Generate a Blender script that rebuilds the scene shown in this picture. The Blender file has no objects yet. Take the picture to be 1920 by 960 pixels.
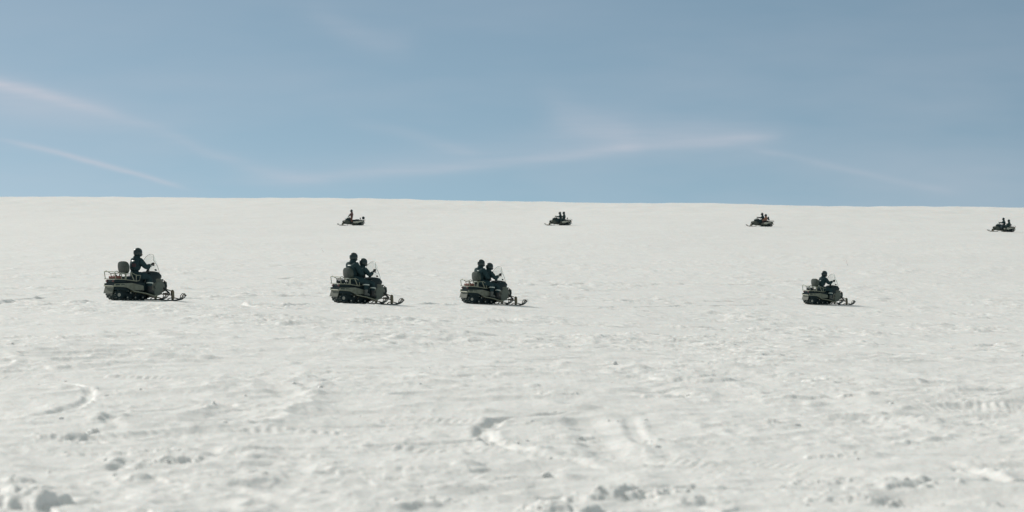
import bpy, bmesh, math, random
import numpy as np
from mathutils import Vector, Matrix
from mathutils.bvhtree import BVHTree

R = math.radians
PI = math.pi
scene = bpy.context.scene
col = scene.collection
random.seed(4)

# ------------------------------------------------------------------ camera
F = 4533.0                 # focal length in photo pixels (85 mm on 36 mm, 1920 px)
EYE = 467.0                # photo row of the eye level
CAM_H = 1.7
cam_d = bpy.data.cameras.new('camera')
cam = bpy.data.objects.new('camera', cam_d)
col.objects.link(cam)
cam.location = (0, 0, CAM_H)
cam.rotation_euler = (PI / 2 - math.atan(13 / F), 0, 0)
cam_d.lens = 85
cam_d.sensor_width = 36
cam_d.clip_start = 0.1
cam_d.clip_end = 20000
cam_d.dof.use_dof = True
cam_d.dof.focus_distance = 92
cam_d.dof.aperture_fstop = 2.8
scene.camera = cam
scene.render.resolution_x, scene.render.resolution_y = 1024, 512

# ------------------------------------------------------------------ exposure
vs = scene.view_settings
vs.view_transform = 'Standard'
vs.look = 'None'
vs.gamma = 1
vs.use_curve_mapping = False
vs.exposure = 0.0

# ------------------------------------------------------------------ sun and sky
SUN_EL = R(31)
SUN_DIR = Vector((-0.73, 0.68, 0)).normalized() * math.cos(SUN_EL) + Vector((0, 0, math.sin(SUN_EL)))   # towards the sun
SUN_ROT = math.atan2(SUN_DIR.x, SUN_DIR.y)
sun_d = bpy.data.lights.new('sun', 'SUN')
sun_d.energy = 3.05
sun_d.angle = R(0.5)
sun_d.color = (1.0, 0.955, 0.885)
sun = bpy.data.objects.new('sun', sun_d)
col.objects.link(sun)
sun.rotation_euler = SUN_DIR.to_track_quat('Z', 'Y').to_euler()

world = bpy.data.worlds.new('World')
scene.world = world
world.use_nodes = True
NT = world.node_tree
NT.nodes.clear()


def nd(tree, kind, **kw):
    n = tree.nodes.new(kind)
    for k, v in kw.items():
        setattr(n, k, v)
    return n


def mth(tree, op, a, b=None, c=None, clamp=False):
    n = nd(tree, 'ShaderNodeMath', operation=op, use_clamp=clamp)
    for i, s in enumerate((a, b, c)):
        if s is None:
            continue
        if isinstance(s, (int, float)):
            n.inputs[i].default_value = s
        else:
            tree.links.new(s, n.inputs[i])
    return n.outputs[0]


def fcurve(tree, sock, pts):
    n = nd(tree, 'ShaderNodeFloatCurve')
    c = n.mapping.curves[0]
    pts = sorted(pts)
    c.points[0].location = pts[0]
    c.points[1].location = pts[-1]
    for p in pts[1:-1]:
        c.points.new(*p)
    for p in c.points:
        p.handle_type = 'AUTO_CLAMPED'
    n.mapping.update()
    tree.links.new(sock, n.inputs['Value'])
    return n.outputs[0]


def mixc(tree, fac, a, b, mode='MIX'):
    n = nd(tree, 'ShaderNodeMix', data_type='RGBA', blend_type=mode)
    for i, s in ((0, fac), (6, a), (7, b)):
        if isinstance(s, (int, float)):
            n.inputs[i].default_value = s
        elif isinstance(s, tuple):
            n.inputs[i].default_value = (*s, 1)
        else:
            tree.links.new(s, n.inputs[i])
    return n.outputs[2]


def build_sky():
    t = NT
    L = t.links
    out = nd(t, 'ShaderNodeOutputWorld')
    bg = nd(t, 'ShaderNodeBackground')
    bg.inputs['Strength'].default_value = 0.12
    L.new(bg.outputs[0], out.inputs[0])
    tc = nd(t, 'ShaderNodeTexCoord')
    sep = nd(t, 'ShaderNodeSeparateXYZ')
    L.new(tc.outputs['Generated'], sep.inputs[0])
    X, Y, Z = sep.outputs
    # the sky is read a little higher above the horizon: thin dry mountain air
    zz = mth(t, 'MULTIPLY_ADD', Z, SKY_K, SKY_Z0)
    cmb = nd(t, 'ShaderNodeCombineXYZ')
    L.new(X, cmb.inputs[0]); L.new(Y, cmb.inputs[1]); L.new(zz, cmb.inputs[2])
    nrm = nd(t, 'ShaderNodeVectorMath', operation='NORMALIZE')
    L.new(cmb.outputs[0], nrm.inputs[0])
    sky = nd(t, 'ShaderNodeTexSky', sky_type='NISHITA')
    sky.sun_disc = False
    sky.sun_elevation = SUN_EL
    sky.sun_rotation = SUN_ROT
    sky.altitude = 1200
    sky.air_density = 1.0
    sky.dust_density = 0.4
    sky.ozone_density = 1.4
    L.new(nrm.outputs[0], sky.inputs[0])
    base = mixc(t, 1.0, sky.outputs[0], SKY_TINT, 'MULTIPLY')
    # azimuth / elevation of the direction
    hor = mth(t, 'MAXIMUM', Y, 0.02)
    az = mth(t, 'DIVIDE', X, hor)
    el = mth(t, 'DIVIDE', Z, hor)
    P = mth(t, 'MULTIPLY_ADD', az, F / 1920, 0.5)
    Q = mth(t, 'MULTIPLY_ADD', el, -F / 960, EYE / 960)
    front = mth(t, 'GREATER_THAN', Y, 0.3)
    Pc = mth(t, 'MAXIMUM', mth(t, 'MINIMUM', P, 1.0), 0.0)
    v = nd(t, 'ShaderNodeCombineXYZ')
    L.new(P, v.inputs[0]); L.new(Q, v.inputs[1])

    def noise(sx, sy, rot, detail, ox=0.0, rough=0.55):
        mp = nd(t, 'ShaderNodeMapping')
        mp.inputs['Rotation'].default_value = (0, 0, rot)
        mp.inputs['Scale'].default_value = (sx, sy, 1)
        mp.inputs['Location'].default_value = (ox, ox * 1.7, 0)
        L.new(v.outputs[0], mp.inputs[0])
        n = nd(t, 'ShaderNodeTexNoise')
        n.inputs['Scale'].default_value = 1
        n.inputs['Detail'].default_value = detail
        n.inputs['Roughness'].default_value = rough
        L.new(mp.outputs[0], n.inputs['Vector'])
        return n.outputs[0]
    wob = mth(t, 'MULTIPLY_ADD', noise(9, 14, 0, 4, 3.1), 0.012, -0.006)
    Qw = mth(t, 'ADD', Q, wob)
    fil = noise(7, 46, 0.10, 5, 8.0, 0.6)           # fine filaments
    total = None

    def band(line, amp, w, k, lo=0.25):
        nonlocal total
        f = fcurve(t, Pc, [(px / 1920, py / 960) for px, py in line])
        a = fcurve(t, Pc, [(px / 1920, min(1, am)) for px, am in amp])
        d = mth(t, 'DIVIDE', mth(t, 'SUBTRACT', Qw, f), w / 960)
        g = mth(t, 'EXPONENT', mth(t, 'MULTIPLY', mth(t, 'MULTIPLY', d, d), -1.0))
        m = mth(t, 'MULTIPLY', mth(t, 'MULTIPLY', g, a), k)
        m = mth(t, 'MULTIPLY', m, mth(t, 'MULTIPLY_ADD', fil, 1.3, lo))
        total = m if total is None else mth(t, 'ADD', total, m)
    band([(0, 160), (60, 172), (130, 192), (215, 213), (330, 256), (400, 290), (560, 332), (1920, 420)],
         [(0, 1), (90, .85), (200, .6), (300, .22), (420, .3), (560, .25), (680, 0), (1920, 0)], 12, .42)
    band([(0, 178), (120, 210), (330, 262), (600, 335), (1920, 420)],
         [(0, .9), (200, .6), (420, .3), (650, 0), (1920, 0)], 34, .2)
    band([(0, 262), (60, 275), (110, 286), (160, 300), (220, 317), (270, 330), (335, 350), (400, 362), (1920, 470)],
         [(0, .2), (90, .8), (150, 1), (230, .9), (330, .55), (390, 0), (1920, 0)], 5.5, .42)
    band([(0, 345), (540, 338), (650, 328), (800, 318), (960, 305), (1080, 291), (1200, 275), (1300, 268), (1420, 258), (1500, 252), (1920, 240)],
         [(0, 0), (400, .1), (560, .7), (700, .8), (900, .9), (1080, 1), (1250, .75), (1400, .7), (1480, .1), (1560, 0), (1920, 0)], 10, .24)
    band([(0, 345), (600, 325), (900, 290), (1100, 262), (1300, 256), (1500, 262), (1920, 330)],
         [(0, 0), (380, .1), (600, .6), (900, .6), (1150, 1), (1300, .9), (1450, .4), (1560, 0), (1920, 0)], 32, .22)
    band([(0, 120), (1200, 240), (1430, 282), (1560, 310), (1720, 348), (1800, 364), (1920, 380)],
         [(0, 0), (1380, 0), (1450, .5), (1600, .5), (1740, .45), (1840, 0), (1920, 0)], 7, .2)
    band([(0, 180), (640, 225), (760, 250), (850, 278), (920, 300), (1920, 380)],
         [(0, 0), (560, 0), (700, .4), (840, .5), (930, 0), (1920, 0)], 13, .2)
    band([(0, 0), (560, 20), (660, 60), (720, 80), (780, 84), (1920, 100)],
         [(0, 0), (500, 0), (600, .4), (700, .6), (760, .4), (830, 0), (1920, 0)], 26, .2)
    band([(0, 0), (1000, 180), (1060, 215), (1130, 240), (1200, 262), (1920, 300)],
         [(0, 0), (960, 0), (1060, .6), (1150, .7), (1230, 0), (1920, 0)], 32, .22)
    # broad thin veil
    big = noise(2.1, 4.5, -0.25, 4, 1.3)
    veil = mth(t, 'MULTIPLY', mth(t, 'SUBTRACT', big, 0.40, None, True), mth(t, 'MULTIPLY_ADD', Q, 1.3, 0.35))
    total = mth(t, 'ADD', total, veil)
    total = mth(t, 'MULTIPLY', total, front, None, True)
    # pale sheet added overhead, out of frame, to lift the light in shadows
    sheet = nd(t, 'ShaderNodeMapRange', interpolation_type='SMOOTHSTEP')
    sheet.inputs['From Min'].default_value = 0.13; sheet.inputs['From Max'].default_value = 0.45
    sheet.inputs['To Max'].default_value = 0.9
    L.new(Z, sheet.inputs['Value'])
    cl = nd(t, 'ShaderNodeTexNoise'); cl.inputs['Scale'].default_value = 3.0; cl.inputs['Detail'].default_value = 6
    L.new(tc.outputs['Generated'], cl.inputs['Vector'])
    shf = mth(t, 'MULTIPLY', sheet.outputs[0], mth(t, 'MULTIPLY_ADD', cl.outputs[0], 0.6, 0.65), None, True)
    base = mixc(t, shf, base, FILL_SHEET_C)
    colr = mixc(t, total, base, CLOUD_C)
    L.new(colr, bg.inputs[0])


SKY_K, SKY_Z0 = 2.0, 0.245
SKY_TINT = (1.12, 1.05, 0.805)
CLOUD_C = (5.0, 5.0, 5.5)
FILL_SHEET_C = (3.35, 3.62, 3.45)
build_sky()

# ------------------------------------------------------------------ helpers
def tag(o, label=None, cat=None, group=None, kind=None):
    if label: o['label'] = label
    if cat: o['category'] = cat
    if group: o['group'] = group
    if kind: o['kind'] = kind
    return o


def empty(name, loc=(0, 0, 0)):
    o = bpy.data.objects.new(name, None)
    o.empty_display_size = 0.3
    o.location = loc
    col.objects.link(o)
    return o


def mat(name, color, rough=0.6, metal=0.0, spec=0.5, coat=0.0, noise=None, bump=None):
    m = bpy.data.materials.new(name)
    m.use_nodes = True
    t = m.node_tree
    b = t.nodes['Principled BSDF']
    b.inputs['Base Color'].default_value = (*color, 1)
    b.inputs['Roughness'].default_value = rough
    b.inputs['Metallic'].default_value = metal
    b.inputs['Specular IOR Level'].default_value = spec
    b.inputs['Coat Weight'].default_value = coat
    if noise:                                  # (other colour, scale, low, high)
        c2, sc, lo, hi = noise
        tc = nd(t, 'ShaderNodeTexCoord')
        n = nd(t, 'ShaderNodeTexNoise')
        n.inputs['Scale'].default_value = sc
        n.inputs['Detail'].default_value = 4
        t.links.new(tc.outputs['Object'], n.inputs['Vector'])
        r = nd(t, 'ShaderNodeMapRange')
        r.inputs['From Min'].default_value = lo
        r.inputs['From Max'].default_value = hi
        t.links.new(n.outputs[0], r.inputs['Value'])
        t.links.new(mixc(t, r.outputs[0], color, c2), b.inputs['Base Color'])
    if bump:
        sc, st, dist = bump
        tc = nd(t, 'ShaderNodeTexCoord')
        n = nd(t, 'ShaderNodeTexNoise')
        n.inputs['Scale'].default_value = sc
        n.inputs['Detail'].default_value = 5
        t.links.new(tc.outputs['Object'], n.inputs['Vector'])
        bp = nd(t, 'ShaderNodeBump')
        bp.inputs['Strength'].default_value = st
        bp.inputs['Distance'].default_value = dist
        t.links.new(n.outputs[0], bp.inputs['Height'])
        t.links.new(bp.outputs[0], b.inputs['Normal'])
    return m


SNOWC = (0.80, 0.79, 0.765)
M = {
    'panel': mat('grey_olive_panel', (0.10, 0.125, 0.10), 0.45, noise=((0.16, 0.18, 0.14), 6, .5, .75)),
    'olive': mat('olive_plastic', (0.095, 0.105, 0.078), 0.42, coat=0.2, noise=((0.16, 0.165, 0.125), 6, .5, .75)),
    'tan': mat('pale_tan_metal', (0.185, 0.205, 0.16), 0.5, metal=0.1, noise=((0.13, 0.14, 0.10), 7, .45, .7)),
    'rail': mat('pale_rail_metal', (0.27, 0.29, 0.22), 0.45, metal=0.2),
    'black': mat('black_plastic', (0.010, 0.026, 0.030), 0.5, spec=0.25),
    'seat': mat('black_vinyl', (0.014, 0.028, 0.034), 0.5, spec=0.25, bump=(30, .2, .01)),
    'pad': mat('olive_grey_vinyl', (0.044, 0.060, 0.048), 0.5, bump=(20, .2, .01)),
    'rubber': mat('snowy_rubber', (0.014, 0.028, 0.028), 0.8, spec=0.2, noise=((0.45, 0.45, 0.42), 22, .56, .72)),
    'steel': mat('dark_steel', (0.09, 0.085, 0.065), 0.45, metal=0.3),
    'brown': mat('olive_brown_steel', (0.13, 0.12, 0.075), 0.5, metal=0.2),
    'wheel': mat('pale_wheel_plastic', (0.35, 0.35, 0.30), 0.5),
    'red': mat('red_plastic', (0.20, 0.075, 0.055), 0.45),
    'redlens': mat('red_lens', (0.10, 0.015, 0.012), 0.3),
    'lens': mat('headlight_lens', (0.6, 0.62, 0.6), 0.15),
    'silver': mat('silver_panel', (0.62, 0.61, 0.52), 0.45, noise=((0.14, 0.16, 0.11), 6, .55, .68)),
    'green': mat('dark_green_plastic', (0.045, 0.062, 0.045), 0.4, coat=0.2, noise=((0.14, 0.16, 0.11), 5, .5, .7)),
    'suit': mat('dark_navy_suit', (0.020, 0.043, 0.049), 0.85, spec=0.12, noise=((0.032, 0.062, 0.068), 9, .4, .7), bump=(9, .6, .03)),
    'suit2': mat('dark_teal_suit', (0.035, 0.065, 0.065), 0.85, spec=0.12, noise=((0.055, 0.08, 0.08), 9, .4, .7), bump=(9, .6, .03)),
    'brick': mat('brick_brown_jacket', (0.115, 0.062, 0.055), 0.8, bump=(9, .6, .03)),
    'rust': mat('rust_trousers', (0.15, 0.07, 0.05), 0.8, bump=(9, .6, .03)),
    'peach': mat('faded_orange_jacket', (0.30, 0.16, 0.105), 0.8, bump=(9, .6, .03)),
    'greyb': mat('grey_blue_suit', (0.07, 0.10, 0.115), 0.8, bump=(9, .6, .03)),
    'maroon': mat('maroon_patch', (0.065, 0.035, 0.04), 0.8),
    'skin': mat('skin', (0.42, 0.24, 0.17), 0.55),
    'helmet': mat('black_gloss_helmet', (0.014, 0.032, 0.034), 0.3, spec=0.35, coat=0.15),
    'visor': mat('dark_visor', (0.02, 0.022, 0.025), 0.08, spec=0.8),
    'glove': mat('black_glove', (0.018, 0.022, 0.022), 0.75),
    'boot': mat('dark_boot', (0.030, 0.034, 0.034), 0.7),
    'greyboot': mat('grey_boot', (0.11, 0.12, 0.11), 0.7),
    'reflect': mat('pale_reflective_tape', (0.60, 0.66, 0.60), 0.4),
    'wood': mat('weathered_wood', (0.28, 0.26, 0.22), 0.8),
}


def clear_plastic():
    m = bpy.data.materials.new('clear_windshield_plastic')
    m.use_nodes = True
    t = m.node_tree
    t.nodes.clear()
    o = nd(t, 'ShaderNodeOutputMaterial')
    tr = nd(t, 'ShaderNodeBsdfTransparent'); tr.inputs[0].default_value = (0.975, 0.985, 0.98, 1)
    gl = nd(t, 'ShaderNodeBsdfGlossy'); gl.inputs['Roughness'].default_value = 0.08
    df = nd(t, 'ShaderNodeBsdfDiffuse'); df.inputs[0].default_value = (0.7, 0.72, 0.7, 1)
    a = nd(t, 'ShaderNodeMixShader'); b = nd(t, 'ShaderNodeMixShader')
    a.inputs[0].default_value = 0.025
    t.links.new(tr.outputs[0], a.inputs[1]); t.links.new(df.outputs[0], a.inputs[2])
    b.inputs[0].default_value = 0.05
    t.links.new(a.outputs[0], b.inputs[1]); t.links.new(gl.outputs[0], b.inputs[2])
    t.links.new(b.outputs[0], o.inputs[0])
    return m


M['clear'] = clear_plastic()


class MB:
    """collects shapes in one bmesh and links them as one object"""
    def __init__(s, sx=1, sz=1.0):
        s.bm = bmesh.new(); s.sx = sx; s.sz = sz

    def box(s, c, size, rot=None, bev=0.0):
        r = bmesh.ops.create_cube(s.bm, size=1)
        mt = Matrix.Translation(Vector(c))
        if rot: mt = mt @ Matrix.Rotation(rot[0], 4, rot[1])
        mt = mt @ Matrix.Diagonal((*size, 1))
        bmesh.ops.transform(s.bm, matrix=mt, verts=r['verts'])
        if bev > 0:
            es = list({e for v in r['verts'] for e in v.link_edges})
            bmesh.ops.bevel(s.bm, geom=es, offset=bev, segments=3, affect='EDGES', profile=0.5)
        return s

    def tube(s, pts, r, n=8, cap=True, closed=False):
        pts = [Vector(p) for p in pts]
        rs = r if isinstance(r, (list, tuple)) else [r] * len(pts)
        rings = []
        N = len(pts)
        up = Vector((0.03, 0.05, 1))
        for i, p in enumerate(pts):
            a = pts[(i - 1) % N] if (closed or i) else p
            b = pts[(i + 1) % N] if (closed or i < N - 1) else p
            d = (b - a).normalized()
            u = up if abs(d.dot(up.normalized())) < 0.96 else Vector((0, 1, 0.02))
            e1 = d.cross(u).normalized(); e2 = e1.cross(d).normalized()
            rings.append([s.bm.verts.new(p + (e1 * math.cos(2 * PI * k / n) + e2 * math.sin(2 * PI * k / n)) * rs[i]) for k in range(n)])
        M_ = N if closed else N - 1
        for i in range(M_):
            A, B = rings[i], rings[(i + 1) % N]
            for k in range(n):
                s.bm.faces.new((A[k], A[(k + 1) % n], B[(k + 1) % n], B[k]))
        if cap and not closed:
            s.bm.faces.new(rings[0][::-1]); s.bm.faces.new(rings[-1])
        return s

    def prism(s, poly, y0, y1, bev=0.0):
        a = [s.bm.verts.new((x, y0, z)) for x, z in poly]
        b = [s.bm.verts.new((x, y1, z)) for x, z in poly]
        n = len(poly)
        fs = [s.bm.faces.new(a), s.bm.faces.new(b[::-1])]
        for i in range(n):
            fs.append(s.bm.faces.new((a[i], b[i], b[(i + 1) % n], a[(i + 1) % n])))
        if bev > 0:
            bmesh.ops.bevel(s.bm, geom=list({e for f in fs for e in f.edges}), offset=bev, segments=2, affect='EDGES')
        return s

    def loft(s, secs, n=24):
        """secs: (x, half width, z0, z1, power)"""
        rings = []
        for x, w, z0, z1, pw in secs:
            ring = []
            for k in range(n):
                a = 2 * PI * k / n
                cy, cz = math.cos(a), math.sin(a)
                yy = w * math.copysign(abs(cy) ** (2 / pw), cy)
                zz = (z0 + z1) / 2 + (z1 - z0) / 2 * math.copysign(abs(cz) ** (2 / pw), cz)
                ring.append(s.bm.verts.new((x, yy, zz)))
            rings.append(ring)
        for A, B in zip(rings, rings[1:]):
            for k in range(n):
                s.bm.faces.new((A[k], A[(k + 1) % n], B[(k + 1) % n], B[k]))
        s.bm.faces.new(rings[0][::-1]); s.bm.faces.new(rings[-1])
        return s

    def ball(s, c, size, seg=14):
        r = bmesh.ops.create_uvsphere(s.bm, u_segments=seg, v_segments=seg // 2 + 2, radius=1)
        bmesh.ops.transform(s.bm, matrix=Matrix.Translation(Vector(c)) @ Matrix.Diagonal((*size, 1)), verts=r['verts'])
        return s

    def disc(s, c, r, w, n=18):
        x, y, z = c
        return s.tube([(x, y - w / 2, z), (x, y + w / 2, z)], r, n)

    def build(s, name, m, parent=None, smooth=True, angle=40):
        bm = s.bm
        if s.sx != 1 or s.sz != 1:
            for v in bm.verts:
                x = v.co.x
                if x < 0: v.co.x = x * s.sx[0]
                elif x > .5: v.co.x = .5 * s.sx[1] + (x - .5) * s.sx[2]
                else: v.co.x = x * s.sx[1]
                v.co.z *= s.sz
        bmesh.ops.recalc_face_normals(bm, faces=bm.faces)
        me = bpy.data.meshes.new(name)
        if smooth:
            for f in bm.faces: f.smooth = True
            for e in bm.edges:
                if len(e.link_faces) == 2 and e.calc_face_angle(0) > R(angle): e.smooth = False
        bm.to_mesh(me); bm.free()
        me.materials.append(m)
        o = bpy.data.objects.new(name, me)
        col.objects.link(o)
        if parent: o.parent = parent
        return o


# ------------------------------------------------------------------ terrain
def tps_fit(pts, vals):
    n = len(pts)
    d = np.linalg.norm(pts[:, None] - pts[None], axis=2)
    K = np.where(d > 0, d * d * np.log(d + 1e-12), 0) + np.eye(n) * 1e-4
    Pm = np.c_[np.ones(n), pts]
    A = np.zeros((n + 3, n + 3)); A[:n, :n] = K; A[:n, n:] = Pm; A[n:, :n] = Pm.T
    return np.linalg.solve(A, np.r_[vals, 0, 0, 0])


CTRL = []        # (px, distance, row) -> terrain height
for px in (-500, 300, 960, 1600, 2400):
    CTRL += [(px, 10, None, 0.0), (px, 22, None, 0.0)]
CTRL += [(240, 45, None, 0.0), (-500, 45, None, 0.03), (960, 45, None, -0.12), (1560, 45, None, -0.25), (2400, 45, None, -0.42)]
NEAR = [(250.4, 81.0, 563.3), (668.3, 88.9, 569.0), (907.0, 98.5, 570.2), (1539.3, 122.4, 571.0)]
FAR = [(665.5, 292, 422.6), (1053.6, 292, 422.4), (1431.5, 292, 424.8), (1884.7, 292, 434.6)]
CTRL += [(a, b, c, None) for a, b, c in NEAR + FAR]
CTRL += [(-400, 84, 556, None), (2300, 122, 586, None), (250, 122, 530, None)]
CTRL += [(-400, 170, 488, None), (200, 170, 491, None), (960, 170, 499, None), (1600, 170, 509, None), (2300, 170, 520, None)]
CTRL += [(-400, 292, 424, None), (200, 292, 423, None), (2400, 292, 448, None)]
CTRL += [(-400, 430, 388, None), (300, 430, 388, None), (960, 430, 394, None), (1920, 430, 408, None), (2400, 430, 416, None)]
CREST = [(-400, 370), (0, 370), (400, 371.5), (700, 374.5), (960, 378), (1300, 383), (1920, 390.5), (2400, 398)]
for px, py in CREST:
    z = CAM_H + (EYE - py) / F * 560
    CTRL += [(px, 560, py, None), (px, 660, None, z + 0.4), (px, 900, None, z - 3.0)]


def uvc(phi, r):
    return np.stack([phi * 3.0, np.log(r)], axis=-1)


_p = []; _v = []
for px, d, py, z in CTRL:
    phi = math.atan((px - 960) / F)
    r = d / math.cos(phi)
    _p.append((phi, r)); _v.append(z if z is not None else CAM_H + (EYE - py) / F * d)
_p = np.array(_p); _v = np.array(_v)
_UV = uvc(_p[:, 0], _p[:, 1])
_W = tps_fit(_UV, _v)


def base_z(x, y):
    x = np.asarray(x, float); y = np.asarray(y, float)
    phi = np.arctan2(x, y); r = np.hypot(x, y)
    pc = np.clip(phi, -0.32, 0.32); rc = np.clip(r, 10, 900)
    q = uvc(pc, rc)
    shp = q.shape[:-1]; q = q.reshape(-1, 2)
    out = np.full(len(q), _W[-3]) + q @ _W[-2:]
    for (a, b), w in zip(_UV, _W[:-3]):
        d2 = (q[:, 0] - a) ** 2 + (q[:, 1] - b) ** 2
        out += w * 0.5 * d2 * np.log(d2 + 1e-12)
    out = out.reshape(shp)
    out = out - np.maximum(r - 900, 0) * 0.03
    near = np.clip((r - 10) / 12, 0, 1); out = out * near * near * (3 - 2 * near)
    f = np.clip((np.abs(phi) - 0.6) / 1.2, 0, 1); f = f * f * (3 - 2 * f)
    return out * (1 - f) - f * 0.01 * np.clip(r, 0, 900)


def ray_ground(px, py):
    """where the line of sight through a photo point meets the smooth terrain"""
    d = np.exp(np.linspace(math.log(8), math.log(540), 3000))
    x = (px - 960) / F * d
    z = base_z(x, d)
    line = CAM_H + (EYE - py) / F * d
    k = np.argmax(z > line)
    return (float(x[k]), float(d[k]))


# gradient noise
_rng = np.random.RandomState(7)
_perm = np.concatenate([_rng.permutation(256)] * 2)
_ga = _rng.rand(256) * 2 * PI
_gx, _gy = np.cos(_ga), np.sin(_ga)


def pn(x, y):
    xi = np.floor(x).astype(np.int64); yi = np.floor(y).astype(np.int64)
    xf = x - xi; yf = y - yi
    xi &= 255; yi &= 255
    u = xf * xf * xf * (xf * (xf * 6 - 15) + 10); v = yf * yf * yf * (yf * (yf * 6 - 15) + 10)

    def g(ix, iy, fx, fy):
        h = _perm[_perm[ix & 255] + (iy & 255)]
        return _gx[h] * fx + _gy[h] * fy
    a = g(xi, yi, xf, yf); b = g(xi + 1, yi, xf - 1, yf)
    c = g(xi, yi + 1, xf, yf - 1); d = g(xi + 1, yi + 1, xf - 1, yf - 1)
    return (a + u * (b - a)) * (1 - v) + (c + u * (d - c)) * v


def fbm(x, y, o=4, g=0.5):
    s = 0; a = 1.0; k = 1.0
    for i in range(o):
        s = s + a * pn(x * k + 13.7 * i, y * k + 5.1 * i); a *= g; k *= 2.03
    return s


def sst(x, a, b):
    t = np.clip((x - a) / (b - a), 0, 1)
    return t * t * (3 - 2 * t)


# grooves left by skis and tracks: polyline in photo points, width m, depth m, berm m, teeth
GROOVES = [
    ([(1060, 868), (1010, 856), (965, 846), (925, 836), (906, 818), (912, 803), (938, 791), (985, 783), (1060, 777), (1165, 774)], .13, .085, .045, 0),
    ([(1150, 880), (1080, 866), (1000, 850), (950, 838), (925, 822), (930, 808), (960, 797)], .09, .04, .02, 0),
    ([(20, 712), (110, 718), (160, 738), (168, 752), (150, 768), (110, 782), (60, 794), (-20, 806)], .10, .06, .03, 0),
    ([(70, 716), (125, 726), (180, 736), (205, 728)], .12, .045, .03, 0),
    ([(370, 848), (450, 856), (540, 861), (640, 862)], .18, .05, .05, 1),
    ([(660, 886), (760, 888), (880, 890), (1000, 893), (1065, 897)], .12, .035, .03, 1),
    ([(560, 742), (600, 726), (640, 716), (690, 709), (730, 707)], .16, .06, .03, 0),
    ([(500, 722), (520, 740), (560, 752), (610, 758)], .25, .05, .02, 0),
    ([(1090, 780), (1108, 805), (1120, 835), (1160, 858), (1215, 868), (1280, 868)], .30, .09, .04, 0),
    ([(1180, 780), (1195, 820), (1240, 850), (1310, 862)], .12, .04, .03, 0),
    ([(1110, 972), (1200, 958), (1310, 945), (1430, 937)], .16, .09, .05, 1),
    ([(1000, 935), (1080, 925), (1180, 918), (1310, 912)], .16, .06, .06, 0),
    ([(1640, 849), (1760, 846), (1930, 851)], .10, .05, .02, 0),
    ([(1740, 860), (1800, 868), (1850, 890), (1900, 905)], .14, .06, .04, 0),
    ([(1500, 906), (1600, 899), (1720, 906)], .16, .05, .05, 1),
    ([(420, 925), (480, 940), (560, 955)], .14, .05, .03, 0),
    ([(1180, 740), (1260, 736), (1310, 732)], .18, .05, .05, 0),
    ([(1440, 750), (1540, 745), (1580, 751), (1700, 752)], .12, .04, .03, 0),
    ([(180, 663), (300, 668), (420, 672)], .12, .04, .02, 0),
    ([(500, 642), (610, 638), (700, 646)], .12, .04, .02, 0),
    ([(-10, 572), (30, 567), (80, 563), (140, 562), (205, 563)], .34, .15, .05, 0),
    ([(-10, 563), (30, 565), (60, 561), (105, 557)], .3, .14, .05, 0),
    ([(60, 575), (110, 573), (150, 571), (200, 568)], .3, .06, .03, 0),
    ([(345, 570), (400, 570), (480, 573), (530, 575), (570, 572), (625, 567)], .34, .15, .05, 0),
    ([(430, 570), (470, 576), (520, 578), (580, 574)], .2, .05, .03, 0),
    ([(755, 573), (800, 572), (862, 571)], .34, .15, .05, 0),
    ([(990, 573), (1100, 576), (1240, 575), (1380, 573), (1500, 571)], .25, .07, .03, 0),
    ([(1000, 536), (1100, 534), (1180, 536), (1260, 535), (1350, 536), (1500, 539)], .4, .12, .05, 0),
    ([(990, 552), (1080, 553), (1160, 555), (1300, 557)], .3, .07, .04, 0),
    ([(520, 523), (560, 522), (600, 524), (640, 524)], .3, .08, .04, 0),
    ([(1600, 577), (1700, 582), (1800, 586), (1930, 590)], .2, .04, .03, 0),
]
# single lumps: (px, row, half width m, height m)
LUMPS = [(175, 818, .050, .105), (188, 822, .07, .05), (14, 958, .20, .24), (46, 946, .16, .20), (60, 925, .10, .06), (35, 905, .07, .06),
         (1025, 952, .10, .09), (1075, 962, .13, .10), (1015, 965, .09, .05), (1110, 932, .14, .09), (1160, 930, .12, .10), (1200, 925, .11, .09), (1230, 912, .15, .08),
         (1680, 912, .15, .09), (1655, 915, .14, .05), (1540, 902, .10, .06), (1445, 795, .07, .05), (1540, 852, .09, .05), (1700, 828, .08, .05),
         (415, 775, .16, .05), (210, 745, .14, .06), (240, 742, .12, .05), (480, 765, .15, .045), (125, 828, .12, .06), (155, 832, .10, .05),
         (330, 870, .10, .07), (320, 872, .09, .06), (215, 868, .09, .06), (145, 855, .08, .05), (240, 852, .10, .05), (345, 850, .10, .06), (400, 892, .09, .04),
         (585, 706, .16, .07), (575, 715, .10, .05), (25, 680, .14, .08), (10, 650, .2, .06), (1050, 745, .12, .06), (1240, 745, .16, .07), (1545, 720, .20, .09),
         (1640, 935, .10, .06), (1740, 945, .09, .06), (1560, 935, .12, .05), (1870, 945, .1, .05), (860, 935, .12, .06), (800, 938, .10, .05),
         (1280, 935, .12, .05), (1010, 795, .10, .04), (1080, 822, .10, .05), (1060, 802, .12, .04), (1230, 828, .07, .04), (1600, 848, .07, .04), (1840, 878, .12, .06)]


def seg_field(x, y, pts):
    best = np.full(x.shape, 1e9); along = np.zeros(x.shape)
    acc = 0.0
    for (x0, y0), (x1, y1) in zip(pts, pts[1:]):
        dx, dy = x1 - x0, y1 - y0
        L2 = dx * dx + dy * dy; L = math.sqrt(L2)
        t = np.clip(((x - x0) * dx + (y - y0) * dy) / L2, 0, 1)
        d = np.hypot(x - x0 - t * dx, y - y0 - t * dy)
        m = d < best
        best = np.where(m, d, best); along = np.where(m, acc + t * L, along)
        acc += L
    return best, along, acc


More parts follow.
